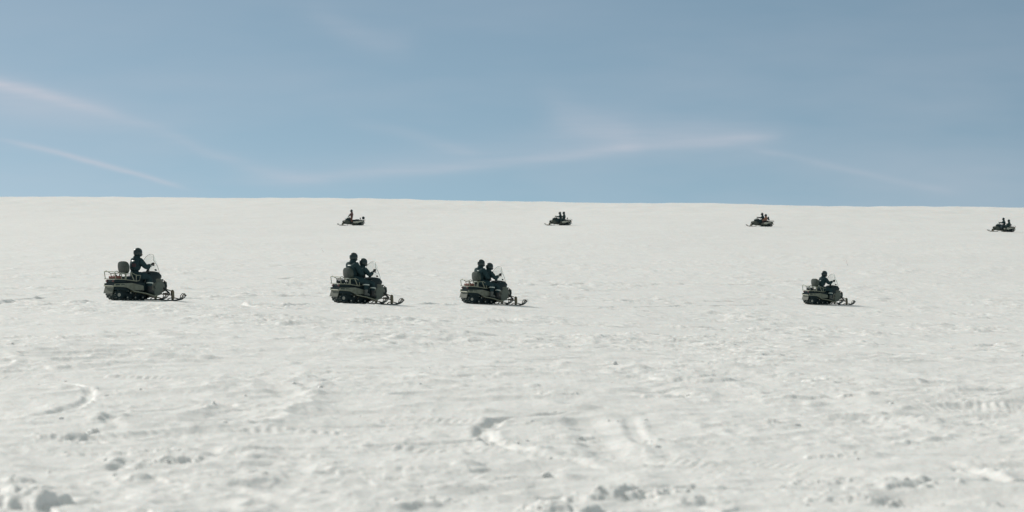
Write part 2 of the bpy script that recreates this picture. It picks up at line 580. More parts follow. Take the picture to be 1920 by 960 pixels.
def smooth_line(p, n=5):
    out = []
    for i in range(len(p) - 1):
        p0 = p[max(i - 1, 0)]; p1 = p[i]; p2 = p[i + 1]; p3 = p[min(i + 2, len(p) - 1)]
        for k in range(n):
            t = k / n
            out.append(tuple(0.5 * (2 * b + (c - a) * t + (2 * a - 5 * b + 4 * c - d) * t * t + (-a + 3 * b - 3 * c + d) * t ** 3)
                             for a, b, c, d in zip(p0, p1, p2, p3)))
    out.append(p[-1])
    return out


_gr = np.random.RandomState(21)
EXTRA = []
for _ in range(26):                       # old overlapping turns of skis and belts
    px_, py_ = _gr.uniform(-100, 2000), _gr.uniform(620, 950)
    x_, y_ = ray_ground(px_, py_)
    a_ = _gr.uniform(-.7, .7) + (PI if _gr.rand() < .5 else 0); kap = _gr.uniform(-.45, .45); pts_ = []
    for q_ in range(14):
        pts_.append((x_, y_)); x_ += .45 * math.cos(a_); y_ += .45 * math.sin(a_); a_ += kap * .45
    wide = _gr.rand() < .5
    EXTRA.append((pts_, _gr.uniform(.22, .34) if wide else _gr.uniform(.09, .14), _gr.uniform(.03, .055), _gr.uniform(.03, .06), int(wide and _gr.rand() < .6)))
for px_, d_, py_ in NEAR:                 # fresh belt tracks behind the machines
    x_, y_ = (px_ - 960) / F * d_, d_; pts_ = []
    a_ = R(180 + 38)
    x_ += 1.0 * math.cos(a_); y_ += 1.0 * math.sin(a_)
    for q_ in range(16):
        pts_.append((x_, y_)); x_ += .6 * math.cos(a_); y_ += .6 * math.sin(a_); a_ -= .075
    EXTRA.append((pts_, .30, .13, .06, 1))
GW = [(smooth_line([ray_ground(*q) for q in g[0]]),) + g[1:] for g in GROOVES] + EXTRA
LW = [(*ray_ground(a, b), w, h) for a, b, w, h in LUMPS]
SLED_XY = []
for px, d, py in NEAR + FAR:
    SLED_XY.append(((px - 960) / F * d, d))


def rough_mask(x, y):
    m = fbm(x / 3.6 + 4.2, y / 7.0 + 1.3, 3)
    r = np.hypot(x, y)
    thr = 0.04 + sst(r, 24, 45) * 0.10
    return sst(m, thr, thr + 0.28) * (1 - sst(r, 60, 110))


def detail_z(x, y):
    r = np.hypot(x, y)
    z = 0.055 * pn(x / 8.0, y / 12.0) + 0.04 * pn(x / 3.1 + 9, y / 4.6)
    z += 0.5 * sst(r, 110, 260) * pn(x / 30 + 3, y / 26)
    far = sst(r, 250, 500)
    z += 0.18 * far * pn(x / 5.0, y / 9)
    # wind crust: small steps and ripples
    wx = x + 0.35 * pn(x / 1.3, y / 1.7)
    wy = y + 0.5 * pn(x / 1.1 + 7, y / 2.0)
    n1 = pn(wx / 0.62, wy / 1.0)
    n2 = pn(wx / 0.27 + 3, wy / 0.38 + 8)
    calm = 0.45 + 0.9 * sst(fbm(x / 6 + 20, y / 11 + 4, 2), -.25, .35)
    mid = 1 - sst(r, 130, 260) * 0.5
    edge = np.maximum(n1 - 0.12, 0) ** 0.75
    z += calm * mid * (0.020 * n1 + 0.028 * edge + 0.007 * n2)
    fine = 1 - sst(r, 30, 60)
    z += fine * (0.0045 * np.abs(pn(x / 0.07, y / 0.09)) + 0.0055 * pn(x / 0.15 + 2, y / 0.18) + 0.010 * np.maximum(pn(x / .11 + 9, y / .13) - .15, 0) * (1 + 2 * sst(pn(x / 1.9, y / 2.7 + 50), -.1, .3)))
    n3 = pn(x / 1.4 + 40, y / 2.2 + 7)
    z += sst(r, 35, 70) * (1 - sst(r, 160, 300)) * 0.05 * np.maximum(n3 - 0.10, 0) ** 0.6 * calm
    # wind-cut steps in the crust, their low scarps cross the slope
    n4 = pn(wx / 1.25 + 70, wy / 2.1) + 0.40 * pn(x / .34 + 5, y / .5) + 0.15 * pn(x / .12, y / .16)
    st = 0.5 * sst(n4, .20, .25) + 0.35 * sst(n4, -.12, -.08) + 0.5 * sst(n4, .46, .50)
    z += 0.040 * calm * (0.30 + 0.65 * sst(r, 25, 50)) * (1 - .7 * sst(r, 120, 220)) * st
    # sastrugi: each drift ends in a small steep lip towards the valley
    for wl, am, a0, a1, ox in ((2.3, .055, 38, 60, 0), (1.1, .040, 22, 34, 17), (.55, .022, 12, 16, 31)):
        tt = y / wl + 1.3 * pn(x / (1.6 * wl) + ox, y / (2.2 * wl)) + .35 * pn(x / (.33 * wl), y / (.5 * wl) + ox)
        fr = tt - np.floor(tt)
        saw = sst(fr, 0, .09) * (1 - sst(fr, .09, 1.0))
        msk = sst(pn(x / (1.0 * wl) + ox, y / (1.3 * wl) + 40) + .25 * pn(x / 9, y / 15 + ox), .08, .38)
        z += .8 * am * saw * msk * calm * sst(r, a0, a1) * (1 - .75 * sst(r, 120, 240))
    z += fine * 0.012 * pn(x / .42 + 77, y / .5)
    # broad low drifts and churned ridges of the foreground
    rg = 1 - 2.6 * np.abs(pn(x / 2.1 + 1.2 * pn(x / 2.5 + 4, y / 2.5), y / 1.7 + 60 + .7 * pn(x / 1.5, y / 1.5 + 9)))
    z += (1 - sst(r, 35, 60)) * (0.045 * np.maximum(rg, 0) ** 1.6 + 0.03 * pn(x / 1.5 + 30, y / 1.2)) * (.4 + .9 * sst(pn(x / 4 + 12, y / 6), -.2, .3))
    # broken lumpy crust
    rm = rough_mask(x, y)
    b1 = 1 - np.abs(pn(wx / 0.30 + 11, wy / 0.42)) * 2.4
    b2 = np.maximum(pn(x / 0.13 + 5, y / 0.17), 0)
    b3 = np.maximum(pn(x / 0.24 + 31, y / 0.30 + 2), 0.0)
    z += rm * (0.007 * b1 + 0.016 * b2 + 0.036 * b3)
    z += fine * 0.03 * np.maximum(pn(x / 0.5 + 61, y / 0.6) - 0.33, 0) / 0.3
    for line, w, dep, berm, teeth in GW:
        xs = [p[0] for p in line]; ys = [p[1] for p in line]
        mg = 4 * w + 0.2
        k = np.nonzero((x > min(xs) - mg) & (x < max(xs) + mg) & (y > min(ys) - mg) & (y < max(ys) + mg))
        if len(k[0]) == 0: continue
        xx, yy = x[k], y[k]
        cyn = ys[0]
        d, s, tot = seg_field(xx, yy, line)
        wob = 1 + 0.35 * pn(xx / 0.5, yy / 0.5 + 3)
        d = d / (w * wob * (.75 if cyn < 45 else 1))
        fade = sst(s, 0, 0.12 * tot + .05) * (1 - sst(s, tot * 0.88 - .05, tot))
        patch = 0.35 + 0.65 * sst(pn(xx / 1.1 + 8, yy / 1.1), -.25, .2)
        if cyn < 45: dep_, berm_ = dep * .52, berm * .25
        else: dep_, berm_ = dep, berm
        g = -dep_ * (1 - sst(d, 0.25 if cyn < 45 else .55, 1.15)) + berm_ * np.exp(-((d - 1.35) / 0.42) ** 2) * (0.7 + 0.8 * pn(xx / 0.22, yy / 0.22))
        if teeth:
            g += .006 * (1 + 1.3 * pn(xx / .5, yy / .5)) * np.sin(s * 2 * PI / 0.10 + 2 * pn(xx / .3, yy / .3)) * np.exp(-((d - .9) / .6) ** 2)
        z[k] += g * fade * patch
    for cx, cy, w, h in LW:
        k = np.nonzero((np.abs(x - cx) < 4 * w) & (np.abs(y - cy) < 4 * w))
        if len(k[0]) == 0: continue
        xx, yy = (x[k] - cx) / (1.0 if w < .06 else 1.45), (y[k] - cy) / 1.15
        d = np.hypot(xx, yy) / w * (1 + 0.9 * pn(x[k] / (w * .9) + cx, y[k] / (w * 1.0)) + (.35 if w < .13 else .12) * pn(x[k] / (w * .35), y[k] / (w * .35)))
        dome = np.sqrt(np.clip(1 - (d * .85) ** 2, 0, 1))
        z[k] += .44 * h * dome * (1 + (.42 if w < .13 else .3) * pn(x[k] / (w * .55), y[k] / (w * .6)) + (.15 if w < .13 else .08) * pn(x[k] / .045, y[k] / .05))
    for i, (sx, sy) in enumerate(SLED_XY):         # packed flat under each machine
        d = np.hypot(x - sx, (y - sy))
        z *= 1 - 0.9 * (1 - sst(d, 2.6, 5.5))
    return z


def snow_material():
    m = bpy.data.materials.new('snow')
    m.use_nodes = True
    t = m.node_tree
    b = t.nodes['Principled BSDF']
    tc = nd(t, 'ShaderNodeTexCoord')

    def ns(scale, detail, src='Object', vec=None):
        n = nd(t, 'ShaderNodeTexNoise')
        n.inputs['Scale'].default_value = scale
        n.inputs['Detail'].default_value = detail
        t.links.new(vec if vec else tc.outputs[src], n.inputs['Vector'])
        return n.outputs[0]
    tone = nd(t, 'ShaderNodeMapRange')
    tone.inputs['From Min'].default_value = .35; tone.inputs['From Max'].default_value = .7
    t.links.new(ns(0.55, 6), tone.inputs['Value'])
    c = mixc(t, tone.outputs[0], (0.87, 0.86, 0.84), (0.83, 0.82, 0.80))
    t.links.new(c, b.inputs['Base Color'])
    b.inputs['Roughness'].default_value = 0.62
    b.inputs['Specular IOR Level'].default_value = 0.25
    b.inputs['Subsurface Weight'].default_value = 0.3
    b.inputs['Subsurface Radius'].default_value = (0.7, 0.9, 1.0)
    b.inputs['Subsurface Scale'].default_value = 0.02
    bp1 = nd(t, 'ShaderNodeBump'); bp1.inputs['Strength'].default_value = 0.5; bp1.inputs['Distance'].default_value = 0.012
    t.links.new(ns(28, 5), bp1.inputs['Height'])
    mp = nd(t, 'ShaderNodeMapping'); mp.inputs['Scale'].default_value = (1, .7, 1)
    t.links.new(tc.outputs['Object'], mp.inputs[0])
    bp2 = nd(t, 'ShaderNodeBump'); bp2.inputs['Strength'].default_value = 0.5; bp2.inputs['Distance'].default_value = 0.05
    t.links.new(ns(3.2, 7, vec=mp.outputs[0]), bp2.inputs['Height'])
    t.links.new(bp1.outputs[0], bp2.inputs['Normal'])
    t.links.new(bp2.outputs[0], b.inputs['Normal'])
    return m


M['snow'] = snow_material()
M['crumb'] = mat('snow_crumb', (0.87, 0.86, 0.84), 0.6, spec=0.2, bump=(40, .4, .01))


def build_ground():
    rs = list(np.geomspace(0.5, 12, 22))[:-1]
    r = 12.0
    while r < 640:
        rs.append(r); r += 0.034 * (r / 15.6) ** (1.0 if r < 180 else 1.35)
    while r < 4500:
        rs.append(r); r *= 1.08
    rs = np.array(rs)
    dense = np.arange(-0.235, 0.2351, 0.00058)
    side = np.geomspace(0.002, PI - 0.235, 46)
    phis = np.concatenate([-(dense[-1] + side[::-1]), dense, dense[-1] + side])
    nr, nc = len(rs), len(phis)
    Rg, Pg = np.meshgrid(rs, phis, indexing='ij')
    X = Rg * np.sin(Pg); Y = Rg * np.cos(Pg)
    Z = base_z(X, Y)
    k = np.abs(phis) < 0.26
    Zd = detail_z(X[:, k].ravel(), Y[:, k].ravel()).reshape(nr, -1)
    Z[:, k] += Zd
    co = np.stack([X, Y, Z], -1).reshape(-1, 3)
    co = np.vstack([co, [[0, 0, 0]]])
    ctr = len(co) - 1
    i = np.arange(nr - 1)[:, None]; j = np.arange(nc - 1)[None]
    a = (i * nc + j).ravel(); quads = np.stack([a, a + 1, a + nc + 1, a + nc], -1)[:, ::-1]
    # seam behind the camera shares its last column with the first
    me = bpy.data.meshes.new('snow_ground')
    tris = [(ctr, jj + 1, jj) for jj in range(nc - 1)]
    nq = len(quads); nt = len(tris)
    me.vertices.add(len(co)); me.vertices.foreach_set('co', co.astype(np.float32).ravel())
    me.loops.add(nq * 4 + nt * 3)
    me.loops.foreach_set('vertex_index', np.concatenate([quads.ravel(), np.array(tris).ravel()]).astype(np.int32))
    me.polygons.add(nq + nt)
    st = np.concatenate([np.arange(nq) * 4, nq * 4 + np.arange(nt) * 3]).astype(np.int32)
    me.polygons.foreach_set('loop_start', st)
    me.polygons.foreach_set('use_smooth', np.ones(nq + nt, bool))
    me.update(calc_edges=True)
    me.validate()
    me.materials.append(M['snow'])
    o = bpy.data.objects.new('snow_ground', me)
    col.objects.link(o)
    tag(o, 'white wind-packed snow field rising gently to the skyline', 'snow', kind='structure')
    if me.polygons[0].normal.z < 0:
        me.flip_normals()
    return o


ground = build_ground()


def gz(x, y):
    return float(base_z(np.array([x]), np.array([y]))[0] + detail_z(np.array([float(x)]), np.array([float(y)]))[0])


def build_crumbs():
    """loose crumbs and broken crust lying on the snow"""
    rng = np.random.RandomState(3)
    ico = bmesh.new(); bmesh.ops.create_icosphere(ico, subdivisions=2, radius=1)
    base = np.array([v.co[:] for v in ico.verts]); fc = np.array([[v.index for v in f.verts] for f in ico.faces]); ico.free()
    P = []
    N = 60000
    d = np.exp(rng.uniform(math.log(14), math.log(60), N)); x = rng.uniform(-.23, .23, N) * d
    keep = rng.rand(N) < rough_mask(x, d) ** 2 * 0.0008
    P += [(a, b, rng.gamma(2.0, .005) + .005) for a, b in zip(x[keep], d[keep])]
    for line, w, dep, berm, teeth in GW:
        tot = sum(math.dist(a, b) for a, b in zip(line, line[1:]))
        if line[0][1] > 60: continue
        for q in range(int(tot * .4)):
            s = rng.uniform(0, tot); acc = 0
            for (x0, y0), (x1, y1) in zip(line, line[1:]):
                L = math.dist((x0, y0), (x1, y1))
                if acc + L >= s:
                    t = (s - acc) / L; sd = rng.choice([-1, 1]) * w * rng.uniform(1, 2.2)
                    P.append((x0 + (x1 - x0) * t - (y1 - y0) / L * sd, y0 + (y1 - y0) * t + (x1 - x0) / L * sd, rng.gamma(2, .005) + .005))
                    break
                acc += L
    for cx, cy, w, h in LW:
        for q in range(1):
            P.append((cx + rng.normal(0, w * 1.2), cy + rng.normal(0, w * 1.3), rng.uniform(.008, .022)))
    P = np.array(P)
    P = P[P[:, 2] > .011]
    P[:, 2] = np.minimum(P[:, 2], .036)
    zs = base_z(P[:, 0], P[:, 1]) + detail_z(P[:, 0].copy(), P[:, 1].copy())
    V = []; Fc = []
    for i, (a, b, s) in enumerate(P):
        sc = s * rng.uniform(.7, 1.3, 3) * np.array([1.25, 1.25, .75])
        th = rng.uniform(0, 2 * PI); c_, s_ = math.cos(th), math.sin(th)
        v = base * (1 + 0.22 * np.sin(base @ rng.normal(0, 3.2, 3) + rng.uniform(0, 6)))[:, None] * (1 + 0.14 * rng.normal(size=(len(base), 1)))
        v = v * sc
        v = np.stack([v[:, 0] * c_ - v[:, 1] * s_, v[:, 0] * s_ + v[:, 1] * c_, v[:, 2]], -1)
        V.append(v + [a, b, zs[i] + s * .08]); Fc.append(fc + i * len(base))
    V = np.vstack(V); Fc = np.vstack(Fc)
    me = bpy.data.meshes.new('snow_crumbs')
    me.from_pydata(V.tolist(), [], Fc.tolist())
    me.polygons.foreach_set('use_smooth', np.ones(len(Fc), bool))
    me.materials.append(M['crumb'])
    o = bpy.data.objects.new('snow_crumbs', me)
    col.objects.link(o)
    tag(o, 'loose crumbs of broken snow crust scattered over the foreground', 'snow', kind='stuff')


build_crumbs()

# ------------------------------------------------------------------ snowmobiles
TRACK = [(.46, .30), (.50, .20), (.42, .10), (.25, .045), (-.1, .04), (-.5, .04), (-.74, .045), (-.87, .10), (-.93, .21), (-.88, .32), (-.77, .37), (-.5, .34), (-.1, .33), (.25, .36), (.38, .36)]


def resample(pts, step):
    pts = smooth_line(pts + [pts[0]], 6)[:-1]
    out = []; acc = 0; nxt = 0
    for a, b in zip(pts, pts[1:] + [pts[0]]):
        L = math.dist(a, b)
        while nxt < acc + L:
            t = (nxt - acc) / L
            out.append((a[0] + (b[0] - a[0]) * t, a[1] + (b[1] - a[1]) * t)); nxt += step
        acc += L
    return out


def snowmobile(kind):
    far = kind == 'far'
    # rear, middle and nose stretch of the machine
    sx, sz = ((1.16, 1.16, 1.34), .93) if far else ((1.03, 1.0, 1.13), 1)
    mb = lambda: MB(sx, sz)
    body = M['green'] if far else M['olive']
    side = M['silver'] if far else M['tan']
    root = empty('snowmobile')
    # rubber track with lugs
    b = mb(); p = resample(TRACK, 0.035); n = len(p)
    ctr = (-.2, .2)
    outer = []; inner = []
    for i, (x, z) in enumerate(p):
        a = p[i - 1]; c = p[(i + 1) % n]
        tx, tz = c[0] - a[0], c[1] - a[1]; L = math.hypot(tx, tz); nx, nz = tz / L, -tx / L
        if (x - ctr[0]) * nx + (z - ctr[1]) * nz < 0: nx, nz = -nx, -nz
        lug = .028 if i % 3 == 0 else 0
        outer.append((x + nx * lug, z + nz * lug)); inner.append((x - nx * .022, z - nz * .022))
    for W in (0,):
        vo = [[b.bm.verts.new((x, y, z)) for x, z in outer] for y in (-.25, .25)]
        vi = [[b.bm.verts.new((x, y, z)) for x, z in inner] for y in (-.25, .25)]
        for i in range(n):
            j = (i + 1) % n
            b.bm.faces.new((vo[0][i], vo[0][j], vo[1][j], vo[1][i]))
            b.bm.faces.new((vi[0][i], vi[1][i], vi[1][j], vi[0][j]))
            for s_ in (0, 1):
                b.bm.faces.new((vo[s_][i], vi[s_][i], vi[s_][j], vo[s_][j]))
    b.build('track', M['rubber'], root, angle=25)
    for s in (-1, 1):
        mb().tube([(-.86, s * .13, .20), (-.7, s * .13, .10), (.2, s * .13, .10), (.42, s * .13, .24)], .022).build('slide_rail', M['steel'], root)
        mb().tube([(-.15, s * .17, .12), (.1, s * .17, .42)], .02).build('suspension_arm', M['steel'], root)
        for wx, wz, wr in ((-.76, .20, .135), (-.42, .115, .06), (-.1, .115, .06), (.2, .115, .06), (-.3, .27, .055)):
            w = mb().disc((wx, s * .225, wz), wr, .03).build('track_wheel', M['black'], root)
            mb().disc((wx, s * .2445, wz), wr * .45, .012).build('hub', M['wheel'], w)
    for s in (-1, 1):
        mb().prism([(-.80, .12), (-.66, .07), (.22, .07), (.42, .16), (.44, .34), (.2, .36), (-.62, .33), (-.80, .26)], s * .155 - .01, s * .155 + .01, .004).build('suspension_frame', M['black'], root)
    # tunnel above the track
    mb().prism([(-.95, .36), (-.30, .30), (.25, .33), (.42, .45), (.45, .62), (-.95, .60)], -.24, .24, .015).build('tunnel', M['black'], root)
    # side panels and running boards
    for s in (-1, 1):
        y0, y1 = sorted((s * .245, s * .31))
        o = mb().prism([(-.97, .475), (-.97, .575), (-.30, .60), (.18, .51), (.20, .36), (-.10, .355), (-.28, .33), (-.36, .40), (-.47, .455), (-.62, .46)], y0, y1, .012).build('side_panel', side, root)
        d = MB(sx, sz)
        d.box((-.86, s * .3125, .535), (.17, .006, .035)); d.box((-.66, s * .3125, .535), (.14, .006, .03))
        d.build('vent_slot', M['black'], o)
        y0, y1 = sorted((s * .25, s * .44))
        mb().prism([(-.33, .31), (-.33, .34), (.15, .27), (.53, .175), (.62, .19), (.62, .155), (.53, .145), (.15, .24)], y0, y1, .006).build('running_board', side if far else M['brown'], root)
        o = mb().tube([(-.34, s * .44, .33), (.15, s * .445, .262), (.53, s * .445, .17), (.66, s * .40, .20)], .016).build('board_rail', M['rail'], root)
    # storage box, rear bumper and lamp, flap
    mb().box((-.72, 0, .648), (.46, .46, .095), bev=.02).build('storage_box', M['black'], root)
    mb().tube([(-.6, -.30, .52), (-.95, -.30, .50), (-1.01, -.24, .49), (-1.01, .24, .49), (-.95, .30, .50), (-.6, .30, .52)], .02).build('rear_bumper', M['rail'], root)
    mb().prism([(-.955, .47), (-.975, .47), (-1.04, .24), (-1.01, .24)], -.24, .24, .004).build('snow_flap', M['black'] if far else M['olive'], root)
    for s in (-1, 1):
        mb().box((-.962, s * .18, .655), (.02, .1, .05), bev=.006).build('tail_light', M['redlens'], root)
    # seat
    b = mb()
    b.loft([(-.47, .14, .58, .70, 4), (-.44, .17, .58, .80, 4), (-.15, .19, .58, .83, 4), (-.08, .19, .58, .79, 4), (.12, .18, .56, .76, 4), (.32, .15, .54, .78, 4), (.40, .12, .52, .80, 4)])
    st = b.build('seat', M['seat'], root)
    # rack
    if not far:
        b = mb(); r = .0135
        for s in (-1, 1):
            y = s * .29
            b.tube([(-.98, y, .96), (-.9, y, .985), (-.72, y, .90), (-.55, y, .905), (-.30, y, .935), (-.12, y, .86), (.07, y * .93, .855)], r)
            b.tube([(-.98, y, .96), (-.93, y, .71)], r); b.tube([(-.72, y, .90), (-.70, y, .71)], r)
            b.tube([(-.97, y, .72), (-.55, y, .71), (-.12, y, .66)], r)
            b.tube([(-.53, y, .91), (-.53, y, .70)], r * 1.2); b.tube([(-.34, y, .93), (-.20, y, .67)], r * 1.2)
            b.tube([(-.12, y, .86), (-.12, y, .66)], r); b.tube([(.07, y * .93, .855), (.05, y * .8, .68), (-.12, y, .66)], r)
        b.tube([(-.98, -.29, .96), (-1.0, 0, .965), (-.98, .29, .96)], r)
        for k in range(5):
            b.tube([(-.95 + k * .1, -.29, .715), (-.95 + k * .1, .29, .715)], r * .8)
        b.build('cargo_rack', M['rail'], root)
        # backrest
        b = mb()
        b.loft([(-.50, .19, .94, 1.27, 3), (-.485, .235, .905, 1.31, 2.9), (-.44, .25, .90, 1.32, 2.9), (-.39, .25, .90, 1.32, 2.9), (-.35, .225, .92, 1.30, 2.9), (-.34, .17, .96, 1.25, 2.8)], 32)
        for v in b.bm.verts: v.co.x -= .12 * (v.co.z - 1.1)
        br = b.build('backrest', M['pad'], root)
        mb().tube([(-.497, -.215, 1.13), (-.509, -.18, 1.135), (-.509, .18, 1.135), (-.497, .215, 1.13)], .006).build('piping', M['black'], br)
        mb().box((-.475, 0, .915), (.02, .26, .030), bev=.006).build('support_plate', M['reflect'], br)
        for s in (-1, 1):
            mb().tube([(-.45, s * .15, .95), (-.48, s * .17, .69)], .02).build('post', M['rail'], br)
    else:
        b = mb(); r = .014
        for s in (-1, 1):
            b.tube([(-.52, s * .25, .60), (-.62, s * .25, .78), (-1.0, s * .25, .80), (-1.08, s * .2, .70), (-.95, s * .25, .60)], r)
        b.tube([(-1.08, -.2, .70), (-1.08, .2, .70)], r)
        for k in range(4): b.tube([(-1.0 + k * .11, -.25, .795), (-1.0 + k * .11, .25, .795)], r * .8)
        b.build('cargo_rack', M['steel'], root)
        br = mb().box((-.56, 0, .93), (.10, .36, .20), (R(-12), 'Y'), bev=.045).build('backrest', M['seat'], root)
        mb().tube([(-.55, 0, .85), (-.52, 0, .68)], .03).build('post', M['black'], br)
    # hood
    if not far:
        secs = [(.30, .13, .30, .70, 3.2), (.42, .235, .16, .86, 3.4), (.56, .285, .11, .91, 3.4), (.75, .295, .115, .90, 3.2), (.90, .275, .17, .83, 2.9), (1.02, .23, .25, .70, 2.7), (1.11, .175, .32, .62, 2.7), (1.165, .13, .37, .57, 2.6)]
        tip_z = 0
    else:
        secs = [(.28, .13, .30, .66, 3.2), (.38, .23, .18, .80, 3.2), (.55, .27, .13, .90, 3.2), (.75, .27, .14, .88, 3.0), (.93, .24, .20, .74, 2.8), (1.06, .18, .27, .60, 2.6), (1.14, .10, .33, .50, 2.3)]
    hd = mb().loft(secs).build('hood', body, root)
    for s in (-1, 1):
        y0, y1 = sorted((s * .255, s * .30))
        o = mb().prism([(.60, .46), (.70, .66), (.90, .64), (.97, .46), (.90, .22), (.66, .15), (.60, .24)], y0, y1, .018).build('side_fairing', M['panel'] if not far else M['green'], root)
        d = mb()
        for k in range(3): d.box((.60 + .012 * k, s * .301, .50 - .035 * k), (.09, .006, .012), (R(20), 'Y'))
        d.build('vent_slot', M['black'], o)
        y0, y1 = sorted((s * .245, s * .292))
        mb().prism([(.30, .78), (.44, .90), (.66, .86), (.70, .62), (.52, .57), (.49, .20), (.40, .17), (.30, .34)], y0, y1, .015).build('knee_panel', M['black'], root)
    # dash and console
    ds = mb().loft([(.38, .12, .72, .93, 3.5), (.48, .26, .70, .985, 3.5), (.68, .305, .70, 1.0, 3.5), (.82, .29, .72, .98, 3.5), (.93, .22, .74, .90, 3)]).build('dashboard', M['black'], root)
    mb().ball((.56, 0, .99), (.04, .085, .025)).build('gauge', M['steel'], ds)
    # front bumper and lamps
    b = mb()
    b.tube([(.98, -.20, .30), (1.12, -.18, .36), (1.19, -.13, .50), (1.16, -.15, .62), (1.04, -.19, .68)], .02)
    b.tube([(.98, .20, .30), (1.12, .18, .36), (1.19, .13, .50), (1.16, .15, .62), (1.04, .19, .68)], .02)
    b.tube([(1.19, -.13, .50), (1.215, 0, .50), (1.19, .13, .50)], .02); b.tube([(1.12, -.18, .36), (1.15, 0, .36), (1.12, .18, .36)], .018)
    b.build('front_bumper', body, root)
    for s in (-1, 1):
        d = mb()
        y0, y1 = sorted((s * .12, s * .19))
        d.prism([(1.10, .40), (1.165, .40), (1.14, .60), (1.06, .65)], y0, y1, .006)
        d.build('air_intake', M['black'], root)
    for s in (-1, 1):
        h = mb().box((1.012, s * .11, .70), (.05, .12, .06), (R(35), 'Y'), bev=.015).build('headlight', M['black'], root)
        mb().box((1.036, s * .11, .715), (.012, .10, .045), (R(35), 'Y'), bev=.004).build('lens', M['lens'], h)
    # front suspension, spindles and skis
    for s in (-1, 1):
        mb().tube([(.86, s * .20, .24), (1.17, s * .42, .20)], .017).build('swing_arm', M['steel'], root)
        mb().tube([(1.02, s * .19, .26), (1.17, s * .42, .20)], .017).build('swing_arm', M['steel'], root)
        mb().tube([(1.04, s * .20, .42), (1.18, s * .43, .33)], .016).build('swing_arm', M['brown'], root)
        o = mb().tube([(.98, s * .22, .47), (1.13, s * .40, .24)], .024).build('shock_absorber', M['steel'], root)
        b = mb()
        for k in range(6):
            q = Vector((.99, s * .235, .45)).lerp(Vector((1.10, s * .37, .28)), k / 5)
            b.tube([q + Vector((-.006, -s * .007, .01)), q + Vector((.006, s * .007, -.01))], .037, 12)
        b.build('spring', M['black'], o)
        mb().prism([(1.13, .37), (1.19, .385), (1.235, .33), (1.235, .12), (1.22, .03), (1.15, .03), (1.155, .14), (1.15, .28)], s * .47 - .035, s * .47 + .035, .018).build('spindle', M['brown'], root)
        b = mb(); y = s * .47
        prof = [(.72, .055), (.80, .018), (1.0, .012), (1.35, .015), (1.48, .04), (1.58, .10), (1.66, .19)]
        for (x0, z0), (x1, z1) in zip(prof, prof[1:]):
            pass
        top = [(x, z + .028) for x, z in prof]
        b.prism(prof + top[::-1], y - .085, y + .085, .006)
        b.prism([(.9, -.005), (.9, .013), (1.35, .013), (1.35, -.005)], y - .02, y + .02)
        sk = b.build('ski', M['black'], root)
        mb().tube([(1.50, y - .05, .075), (1.53, y - .05, .20), (1.58, y - .045, .255), (1.62, y - .03, .25), (1.655, y - .03, .20), (1.655, y + .03, .20), (1.62, y + .03, .25), (1.58, y + .045, .255), (1.53, y + .05, .20), (1.50, y + .05, .075)], .014).build('ski_loop', M['steel'], sk)
        mb().tube([(1.0, y, .05), (1.08, y, .10), (1.3, y, .10), (1.45, y, .06)], .018).build('ski_saddle', M['steel'], sk)
    # windshield: curved arch, closed thin sheet
    nu, nv = 15, 12
    hw0, zt, zb = (.315, 1.57, .93) if not far else (.26, 1.20, .90)
    bs = []; b = mb()

    def wpt(u, v, off=0.0):
        # u -1..1 across, v 0..1 up
        wid = hw0 * (1.0 + .22 * v - .34 * v ** 3)
        top = zb + (zt - zb) * (1 - .34 * abs(u) ** 3.2)
        z = zb + (top - zb) * v
        x = .90 - .20 * v ** 1.3 - .12 * abs(u) ** 2 + off
        return (x, u * wid, z)
    grid = []
    for off in (0, .006):
        grid.append([[b.bm.verts.new(wpt(-1 + 2 * i / (nu - 1), j / (nv - 1), off)) for i in range(nu)] for j in range(nv)])
    for g in (0, 1):
        for j in range(nv - 1):
            for i in range(nu - 1):
                b.bm.faces.new((grid[g][j][i], grid[g][j][i + 1], grid[g][j + 1][i + 1], grid[g][j + 1][i]))
    A, B = grid
    for j in range(nv - 1):
        for i in (0, nu - 1):
            b.bm.faces.new((A[j][i], A[j + 1][i], B[j + 1][i], B[j][i]))
    for i in range(nu - 1):
        for j in (0, nv - 1):
            b.bm.faces.new((A[j][i], A[j][i + 1], B[j][i + 1], B[j][i]))
    ws = b.build('windshield', M['clear'], root)
    e = [wpt(-1, v / 10) for v in range(0, 10)] + [wpt(-1 + 2 * i / 20, 1) for i in range(21)] + [wpt(1, 1 - v / 10) for v in range(1, 11)]
    mb().tube(e, .0055, 6).build('rim', M['pad'], ws)
    # handlebar
    hz = 1.19
    hbx = .60
    hb = mb().tube([(hbx - .06, -.36, hz), (hbx, -.22, hz + .01), (hbx + .04, -.08, hz - .03), (hbx + .04, .08, hz - .03), (hbx, .22, hz + .01), (hbx - .06, .36, hz)], .013).build('handlebar', M['black'], root)
    for s in (-1, 1):
        mb().tube([(hbx - .02, s * .26, hz + .005), (hbx - .062, s * .365, hz)], .021).build('grip', M['black'], hb)
    mb().tube([(.50, 0, .93), (hbx + .04, 0, hz - .03)], .035).build('steering_post', M['black'], hb)
    for s in (-1, 1):
        mb().box((.72, s * .20, 1.04), (.02, .10, .06), (R(-20), 'Y'), bev=.009).build('mirror', M['black'], root)
    return root


def copy_tree(o, parent=None):
    c = o.copy(); col.objects.link(c)
    if parent: c.parent = parent
    for ch in [q for q in o.children]:
        copy_tree(ch, c)
    return c


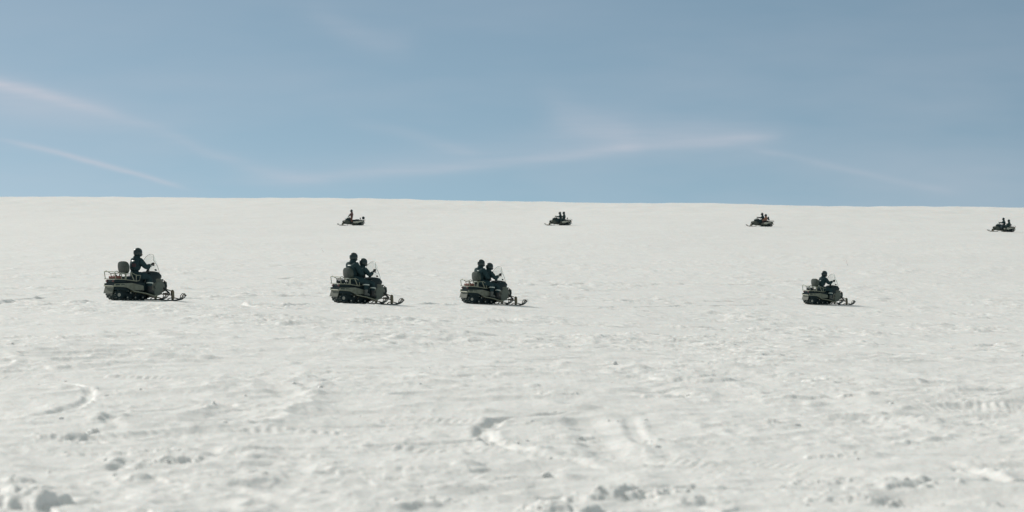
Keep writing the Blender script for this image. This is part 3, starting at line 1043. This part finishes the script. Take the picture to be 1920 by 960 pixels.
# ------------------------------------------------------------------ riders
def skin_body(name, verts, edges, radii, mats, pick, subd=2):
    me = bpy.data.meshes.new(name)
    me.from_pydata(verts, edges, [])
    o = bpy.data.objects.new(name, me); col.objects.link(o)
    md = o.modifiers.new('skin', 'SKIN'); md.use_smooth_shade = True
    sv = me.skin_vertices[0].data
    for i, r in enumerate(radii):
        sv[i].radius = r if isinstance(r, tuple) else (r, r)
        sv[i].use_root = (i == 0)
    s2 = o.modifiers.new('sub', 'SUBSURF'); s2.levels = subd; s2.render_levels = subd
    dg = bpy.context.evaluated_depsgraph_get(); dg.update()
    nm = bpy.data.meshes.new_from_object(o.evaluated_get(dg))
    o.modifiers.clear(); o.data = nm; nm.name = name
    bpy.data.meshes.remove(me)
    nm.materials.clear()
    for m in mats: nm.materials.append(m)
    for p in nm.polygons:
        p.material_index = pick(p.center); p.use_smooth = True
    return o


def helmet(parent, hc, yaw, pitch, m='helmet', visor_up=False):
    b = MB(); bm = b.bm
    r = bmesh.ops.create_uvsphere(bm, u_segments=28, v_segments=20, radius=1)
    for v in bm.verts:
        x, y, z = v.co
        # egg shape with a chin bar that reaches forward and down
        fx = .150 if x > 0 else .145
        k = max(0, x) * max(0, -z)
        v.co = Vector((x * fx + k * .05, y * (.122 - .015 * max(0, -z)), z * (.150 if z > 0 else .148)))
    bmesh.ops.delete(bm, geom=[v for v in bm.verts if v.co.z < -.125], context='VERTS')
    bmesh.ops.delete(bm, geom=[f for f in bm.faces if f.calc_center_median().x > .065 and -.035 < f.calc_center_median().z < .062], context='FACES')
    bmesh.ops.solidify(bm, geom=bm.faces[:], thickness=.014)
    h = b.build('helmet', M[m], parent)
    h.location = hc; h.rotation_euler = (0, pitch, yaw); h.scale = (1.1, 1.1, 1.1)
    b = MB(); bm = b.bm
    bmesh.ops.create_uvsphere(bm, u_segments=28, v_segments=20, radius=1)
    for v in bm.verts:
        v.co = Vector((v.co.x * .143, v.co.y * .117, v.co.z * .143))
    bmesh.ops.delete(bm, geom=[f for f in bm.faces if not (f.calc_center_median().x > .045 and -.055 < f.calc_center_median().z < .085)], context='FACES')
    bmesh.ops.solidify(bm, geom=bm.faces[:], thickness=.003)
    b.build('visor', M['visor'], h)
    return h


def glove_mesh():
    b = MB()
    b.ball((.035, 0, 0), (.055, .047, .026))
    b.tube([(-.05, 0, 0), (.0, 0, 0), (.03, 0, 0)], [.040, .034, .03])
    for k, (y, ln) in enumerate(((-.033, .95), (-.011, 1.05), (.011, 1.0), (.033, .82))):
        b.tube([(.06, y, .010), (.06 + .035 * ln, y, .018), (.06 + .058 * ln, y, -.004), (.06 + .050 * ln, y, -.030), (.06 + .022 * ln, y, -.040)], [.0135, .0125, .0115, .0105, .009], 8)
    b.tube([(.01, -.035, -.005), (.035, -.055, -.018), (.062, -.050, -.034), (.082, -.035, -.042)], [.016, .0145, .013, .010], 8)
    o = b.build('glove', M['glove'])
    me = o.data
    bpy.data.objects.remove(o)
    return me


GLOVE = glove_mesh()
for_m = lambda me: me


def boot(parent, ankle, toe_dir, m):
    b = MB()
    b.tube([(0, 0, .12), (0, 0, .02), (.01, 0, -.04)], [.078, .068, .062], 12)
    b.tube([(-.06, 0, -.045), (.04, 0, -.045), (.13, 0, -.052), (.185, 0, -.060)], [.048, .056, .050, .036], 12)
    bt = b.build('boot', m, parent)
    sl = MB().box((.055, 0, -.098), (.29, .10, .028), bev=.011).build('sole', M['black'], bt)
    bt.location = ankle
    bt.rotation_euler = (0, R(toe_dir[1]), R(toe_dir[0]))
    return bt


def ring(parent, name, p, q, r, width, m):
    p = Vector(p); q = Vector(q); d = (q - p).normalized()
    b = MB()
    b.tube([p - d * width / 2, p + d * width / 2], r, 16)
    return b.build(name, m, parent)


def person(root_xform, J, label, group=None, suit='suit', trousers=None, boots='boot', bands=True, cuff=True, back=None, patch=False,
           head_yaw=0, head_pitch=0, bulk=1.0, passenger=False, backpack=False):
    """J: joint positions in machine coordinates (x forward, y left, z up)"""
    root = empty('person')
    tag(root, label, 'person', group)
    root.matrix_world = root_xform
    V = []; E = []; Rd = []

    def add(p, r, prev=None):
        V.append(tuple(p)); Rd.append(r); i = len(V) - 1
        if prev is not None: E.append((prev, i))
        return i
    hip = Vector(J['hip']); chest = Vector(J['chest']); neck = Vector(J['neck']); head = Vector(J['head'])
    k = bulk * 1.19
    pel = add(hip, (.165 * k, .165 * k))
    w1 = add(hip.lerp(chest, .45), (.155 * k, .165 * k), pel)
    ch = add(chest, (.165 * k, .185 * k), w1)
    ub = add(chest.lerp(neck, .62), (.125 * k, .135 * k), ch)
    nk = add(neck, .078, ub)
    hd0 = add(head - Vector((0, 0, .045)), .078, nk)
    hd = add(head + Vector((.005, 0, .04)), .088, hd0)
    face = Vector((math.cos(head_yaw), math.sin(head_yaw), 0))
    ns = add(head + face * .105 + Vector((0, 0, -.025)), .014, hd0)
    for s in ('r', 'l'):
        sh, el_, ha = (Vector(J[a + s]) for a in ('sh_', 'el_', 'ha_'))
        a = add(sh, .096 * k, ub)
        a1 = add(sh.lerp(el_, .5), .088 * k, a)
        b_ = add(el_, .083 * k, a1)
        b1 = add(el_.lerp(ha, .5), .072 * k, b_)
        add(ha + (el_ - ha).normalized() * .055, .046, b1)
        kn, an = Vector(J['kn_' + s]), Vector(J['an_' + s])
        sd = -1 if s == 'r' else 1
        h = add(hip + Vector((.03, sd * .095, -.02)), .125 * k, pel)
        h1 = add((hip + Vector((.03, sd * .10, -.02))).lerp(kn, .5), .122 * k, h)
        c = add(kn, .102 * k, h1)
        c1 = add(kn.lerp(an, .45), .094 * k, c)
        add(an + Vector((0, 0, .05)), .066 * k, c1)
    tz = J.get('waist_z', hip.z - .02)
    tr = M[trousers] if trousers else M[suit]

    def pick(c):
        if (c - head).length < .15 and c.z > head.z - .05: return 1
        if trousers and (c.z < tz): return 2
        return 0
    body = skin_body('body', V, E, Rd, [M[suit], M['skin'], tr], pick)
    body.parent = root
    dg = bpy.context.evaluated_depsgraph_get()
    bvh = BVHTree.FromPolygons([v.co.copy() for v in body.data.vertices], [tuple(p.vertices) for p in body.data.polygons])
    helmet(root, tuple(head + Vector((.0, 0, .022))), head_yaw, head_pitch)
    # collar / hood of the suit
    MB().tube([neck + Vector((-.01, 0, -.05)), neck + Vector((0, 0, .0)), neck + Vector((.006, 0, .078))], [.140, .132, .108], 16).build('collar', M[suit], root)
    for s in ('r', 'l'):
        el_, ha = Vector(J['el_' + s]), Vector(J['ha_' + s])
        g = bpy.data.objects.new('glove', GLOVE); col.objects.link(g); g.parent = root
        d = (ha - el_).normalized()
        g.location = ha - d * .03
        q = d.to_track_quat('X', 'Z')
        g.rotation_euler = q.to_euler()
        if s == 'l': g.scale = (1, -1, 1)
        if cuff:
            ring(root, 'cuff_band', ha - d * .085, ha, .056, .022, M['reflect'])
        kn, an = Vector(J['kn_' + s]), Vector(J['an_' + s])
        if bands:
            c = kn.lerp(an, J.get('band', .42))
            ring(root, 'leg_band', c, an, .101 * k, .035, M['reflect'])
        boot(root, tuple(an), (J.get('toe', 0) * (-1 if s == 'r' else 1), J.get('toep', 0)), M[boots])

    def strip(name, pts_dir, m, w):
        b = MB(); prev = None
        for o_, d_ in pts_dir:
            hit = bvh.ray_cast(Vector(o_), Vector(d_).normalized())
            if hit[0] is None: prev = None; continue
            nrm = hit[1]; p = hit[0] + nrm * .005
            up = Vector((0, 0, 1)); up = (up - nrm * up.dot(nrm)).normalized()
            cur = [b.bm.verts.new(p + up * w / 2), b.bm.verts.new(p - up * w / 2), b.bm.verts.new(p - up * w / 2 - nrm * .01), b.bm.verts.new(p + up * w / 2 - nrm * .01)]
            if prev:
                for i in range(4):
                    b.bm.faces.new((prev[i], prev[(i + 1) % 4], cur[(i + 1) % 4], cur[i]))
            prev = cur
        if len(b.bm.faces): return b.build(name, m, root)
        b.bm.free()
    if back:
        z, a0, a1 = back
        pts = []
        for i in range(9):
            a = R(a0 + (a1 - a0) * i / 8)      # bearing around the torso, 180 = straight behind
            o_ = Vector((chest.x, chest.y, z)) + Vector((math.cos(a), math.sin(a), 0)) * .8
            pts.append((o_, Vector((chest.x, chest.y, z)) - o_))
        strip('back_band', pts, M['reflect'], .030)
    if patch:
        pts = []
        for i in range(6):
            a = R(196 + i * 9)
            o_ = Vector((chest.x, chest.y, chest.z + .02)) + Vector((math.cos(a), math.sin(a), 0)) * .8
            pts.append((o_, Vector((chest.x, chest.y, chest.z + .02)) - o_))
        strip('arm_patch', pts, M['maroon'], .11)
    if backpack:
        bc = chest + Vector((-.25, 0, .02))
        bp = MB().box(tuple(bc), (.16, .30, .40), bev=.06).build('backpack', M['suit'], root)
        bp['label'] = 'dark backpack worn on the back'
        MB().box((bc.x - .08, 0, bc.z - .06), (.05, .22, .18), bev=.02).build('pocket', M['black'], bp)
    return root


def J_driver(dx=0, lean=0.0, dz=0.0, hand_x=.555, hand_z=1.235):
    return dict(hip=(dx, 0, .875 + dz), chest=(dx + .035 + lean * .4, 0, 1.17 + dz), neck=(dx + .10 + lean, 0, 1.42 + dz), head=(dx + .145 + lean * 1.2, 0, 1.59 + dz),
                sh_r=(dx + .09 + lean, -.205, 1.345 + dz), sh_l=(dx + .09 + lean, .205, 1.345 + dz),
                el_r=(dx + .27 + lean * .5, -.31, 1.115 + dz * .6), el_l=(dx + .27 + lean * .5, .31, 1.115 + dz * .6),
                ha_r=(hand_x - .055, -.31, hand_z), ha_l=(hand_x - .055, .31, hand_z),
                kn_r=(dx + .45, -.275, .80), kn_l=(dx + .45, .275, .80), an_r=(dx + .40, -.335, .385), an_l=(dx + .40, .335, .385), band=.50, toep=10)


def J_pass(dx=-.25, tall=0.0, lean=0.0):
    return dict(hip=(dx, 0, .92), chest=(dx - .01 + lean * .5, 0, 1.21 + tall * .6), neck=(dx + .02 + lean, 0, 1.44 + tall), head=(dx + .05 + lean, 0, 1.61 + tall),
                sh_r=(dx + .02 + lean, -.215, 1.36 + tall), sh_l=(dx + .02 + lean, .215, 1.36 + tall),
                el_r=(dx + .15 + lean, -.315, 1.13 + tall * .7), el_l=(dx + .15 + lean, .315, 1.13 + tall * .7),
                ha_r=(dx + .37, -.235, 1.04), ha_l=(dx + .37, .235, 1.04),
                kn_r=(dx + .42, -.34, .83), kn_l=(dx + .42, .34, .83), an_r=(dx + .39, -.375, .42), an_l=(dx + .39, .375, .42), band=.30, toep=8)


def frame_at(x, y, heading, sink=.012):
    """machine coordinate frame standing on the slope at (x, y)"""
    h = .6
    hx, hy = math.cos(heading), math.sin(heading)
    bz = lambda a, b: float(base_z(np.array([a]), np.array([b]))[0])
    tx = Vector((hx, hy, (bz(x + hx * h, y + hy * h) - bz(x - hx * h, y - hy * h)) / (2 * h))).normalized()
    ty = Vector((-hy, hx, (bz(x - hy * h, y + hx * h) - bz(x + hy * h, y - hx * h)) / (2 * h)))
    n = tx.cross(ty).normalized(); ty = n.cross(tx)
    m = Matrix((tx, ty, n)).transposed().to_4x4()
    m.translation = Vector((x, y, gz(x, y) - sink))
    return m


NEAR_YAW = [R(46), R(41), R(37), R(32)]
NEAR_LBL = ['olive snowmobile with an empty backrest and red can on its rack, leftmost of all',
            'olive snowmobile with a tall passenger behind a much shorter driver',
            'olive snowmobile with two riders of even height and a red can on its rack',
            'olive snowmobile carrying one rider hunched over the bars, alone on the right of the field']
near_proto = snowmobile('near')
NF = []
for i, (px, d, py) in enumerate(NEAR):
    o = near_proto if i == 0 else copy_tree(near_proto)
    x, y = SLED_XY[i]
    m = frame_at(x, y, NEAR_YAW[i])
    o.matrix_world = m
    tag(o, NEAR_LBL[i], 'snowmobile', 'olive snowmobiles crossing the field to the right')
    NF.append(m)
far_proto = snowmobile('far')
FAR_LBL = ['distant dark green snowmobile ridden by a standing rider, with bags behind its long seat',
           'distant green snowmobile carrying two dark-clad riders sitting close together',
           'distant green snowmobile carrying a rider in dark clothes and one in a faded orange jacket',
           'distant snowmobile carrying two dark riders sitting apart, at the right edge of the photo']
FF = []
for i, (px, d, py) in enumerate(FAR):
    o = far_proto if i == 0 else copy_tree(far_proto)
    x, y = SLED_XY[4 + i]
    m = frame_at(x, y, R((187, 182, 178, 176)[i]))
    o.matrix_world = m
    tag(o, FAR_LBL[i], 'snowmobile', 'distant snowmobiles heading left below the skyline')
    FF.append(m)

GN = 'riders on the near snowmobiles'
GF = 'riders on the distant snowmobiles'
person(NF[0], J_driver(0), 'rider in dark suit alone on the leftmost snowmobile, empty backrest behind', GN, back=(1.335, 150, 215), patch=True, head_yaw=R(-8))
person(NF[1], J_driver(.06, .03, -.09), 'shorter rider in dark suit steering in front of the tall passenger', GN, head_yaw=R(-6), boots='boot', bulk=.97)
person(NF[1], J_pass(-.27, .08, .0), 'tall passenger in dark suit leaning on the backrest behind the shorter driver', GN, suit='suit', back=(1.40, 150, 222), head_yaw=R(-12), head_pitch=R(10), boots='greyboot', cuff=False, bulk=1.04)
person(NF[2], J_driver(.02, .03, -.07), 'driver in dark navy suit reaching for the bars on the third near snowmobile', GN, head_yaw=R(-10), bulk=.98)
person(NF[2], J_pass(-.30, .03, .02), 'passenger in dark suit behind the driver of the third near snowmobile, level with his height', GN, suit='suit', back=(1.36, 185, 225), head_yaw=R(-10), boots='greyboot', cuff=False)
jd = J_driver(-.08, .07, -.05)
person(NF[3], jd, 'rider in dark suit hunched forward over the bars of the rightmost near snowmobile', GN, back=(1.22, 185, 222), head_yaw=R(-14), head_pitch=R(6), boots='greyboot')

# distant riders
JS = dict(hip=(.36, 0, 1.08), chest=(.35, 0, 1.36), neck=(.38, 0, 1.60), head=(.41, 0, 1.755), waist_z=1.05,
          sh_r=(.38, -.2, 1.50), sh_l=(.38, .2, 1.50), el_r=(.58, -.27, 1.30), el_l=(.58, .27, 1.30), ha_r=(.76, -.30, 1.15), ha_l=(.76, .30, 1.15),
          kn_r=(.43, -.27, .72), kn_l=(.43, .27, .72), an_r=(.34, -.35, .33), an_l=(.34, .35, .33))
person(FF[0], JS, 'rider in brick red clothes and dark helmet standing upright on a distant snowmobile', GF, suit='brick', trousers='rust', bands=False, cuff=False)


def fj(J, dz):
    for k, v in J.items():
        if isinstance(v, tuple):
            f = 1.0 if k[:2] in ('hi', 'ch', 'ne', 'he', 'sh') else (.8 if k[:2] == 'el' else .35)
            J[k] = (v[0], v[1], v[2] + dz * f)
    return J


def far_driver(dx, dz, lean=0):
    J = fj(J_driver(dx, lean, 0, .78, 1.17), dz)
    return J


person(FF[1], far_driver(.10, -.12), 'driver in navy suit with outstretched arms on the distant snowmobile nearest the photo centre', GF, bands=False, cuff=False)
person(FF[1], fj(J_pass(-.28, .02), -.14), 'passenger in dark teal suit behind the navy driver on the distant centre snowmobile', GF, suit='suit2', bands=False, cuff=False)
person(FF[2], far_driver(.04, -.08), 'driver in dark blue suit seated in front of the orange-jacketed passenger', GF, bands=False, cuff=False)
person(FF[2], fj(J_pass(-.30, -.12), -.14), 'passenger in faded orange jacket with a dark backpack on a distant snowmobile', GF, suit='peach', trousers='maroon', bands=False, cuff=False, backpack=True)
person(FF[3], far_driver(.12, -.05), 'taller driver in dark blue suit on the distant snowmobile at the right edge', GF, trousers='greyb', bands=False, cuff=False)
person(FF[3], fj(J_pass(-.44, -.08), -.18), 'passenger in dark suit sitting low behind the driver of the far right distant snowmobile', GF, suit='suit2', bands=False, cuff=False)


# ------------------------------------------------------------------ things carried on the racks
def place(o, m, p):
    o.matrix_world = m @ Matrix.Translation(Vector(p))


def fuel_can(label, m):
    root = empty('fuel_can'); tag(root, label, 'can', 'red cans on the snowmobile racks')
    MB().box((0, 0, .052), (.30, .36, .10), bev=.028).build('can_body', M['red'], root)
    MB().disc((.10, 0, .115), .001, .001, 4) if False else None
    MB().tube([(.10, .08, .10), (.10, .08, .135)], .025, 12).build('cap', M['black'], root)
    MB().tube([(-.08, 0, .098), (-.07, 0, .13), (.03, 0, .13), (.04, 0, .098)], .010).build('handle', M['red'], root)
    place(root, m, (-.77, 0, .728))
    return root


fuel_can('flat red can lying on the rack of the leftmost snowmobile with the single rider', NF[0])
fuel_can('flat red can lying on the rack behind the two riders of even height', NF[2])


def duffel(label, m, p, size, mm='seat'):
    root = empty('duffel_bag'); tag(root, label, 'bag')
    b = MB()
    L_, r_ = size
    b.tube([(0, -L_ / 2, r_), (0, -L_ / 2 + .03, r_), (0, 0, r_), (0, L_ / 2 - .03, r_), (0, L_ / 2, r_)], [r_ * .75, r_, r_ * 1.03, r_, r_ * .75], 16)
    b.build('bag_body', M[mm], root)
    b = MB()
    for s in (-1, 1):
        b.tube([(r_ * 1.03 * math.cos(2 * PI * k / 16), s * L_ * .25, r_ + r_ * 1.03 * math.sin(2 * PI * k / 16)) for k in range(16)], .009, 6, closed=True)
    b.build('strap', M['black'], root)
    place(root, m, p)
    return root


duffel('black roll bag on the rack behind the tall passenger left of centre', NF[1], (-.76, 0, .73), (.42, .075))
duffel('black roll bag on the rack of the rightmost near snowmobile', NF[3], (-.76, 0, .73), (.42, .07))
b_ = duffel('dark round bag standing high on the rear rack behind the standing rider', FF[0], (-1.02, 0, .755), (.34, .16), 'seat')


# ------------------------------------------------------------------ twigs sticking out of the snow
def twig(px, py, lean, h, label, side=None):
    x, y = ray_ground(px, py)
    root = empty('twig', (x, y, gz(x, y)))
    tag(root, label, 'twig')
    MB().tube([(0, 0, -.1), (-lean * .3, 0, h * .35), (-lean * .7, 0, h * .72), (-lean, 0, h)], [.009, .008, .007, .005], 6).build('stem', M['wood'], root)
    if side:
        MB().tube([(-lean, 0, h), (-lean - side * .5, 0, h * .97), (-lean - side, 0, h * .93)], [.006, .005, .004], 6).build('shoot', M['wood'], root)


twig(607, 476, .20, .40, 'thin bare twig leaning left out of the snow above the two-up riders left of centre')
twig(1590, 501, .14, .48, 'thin bent twig with a level tip in the snow above the rightmost near snowmobile', .25)
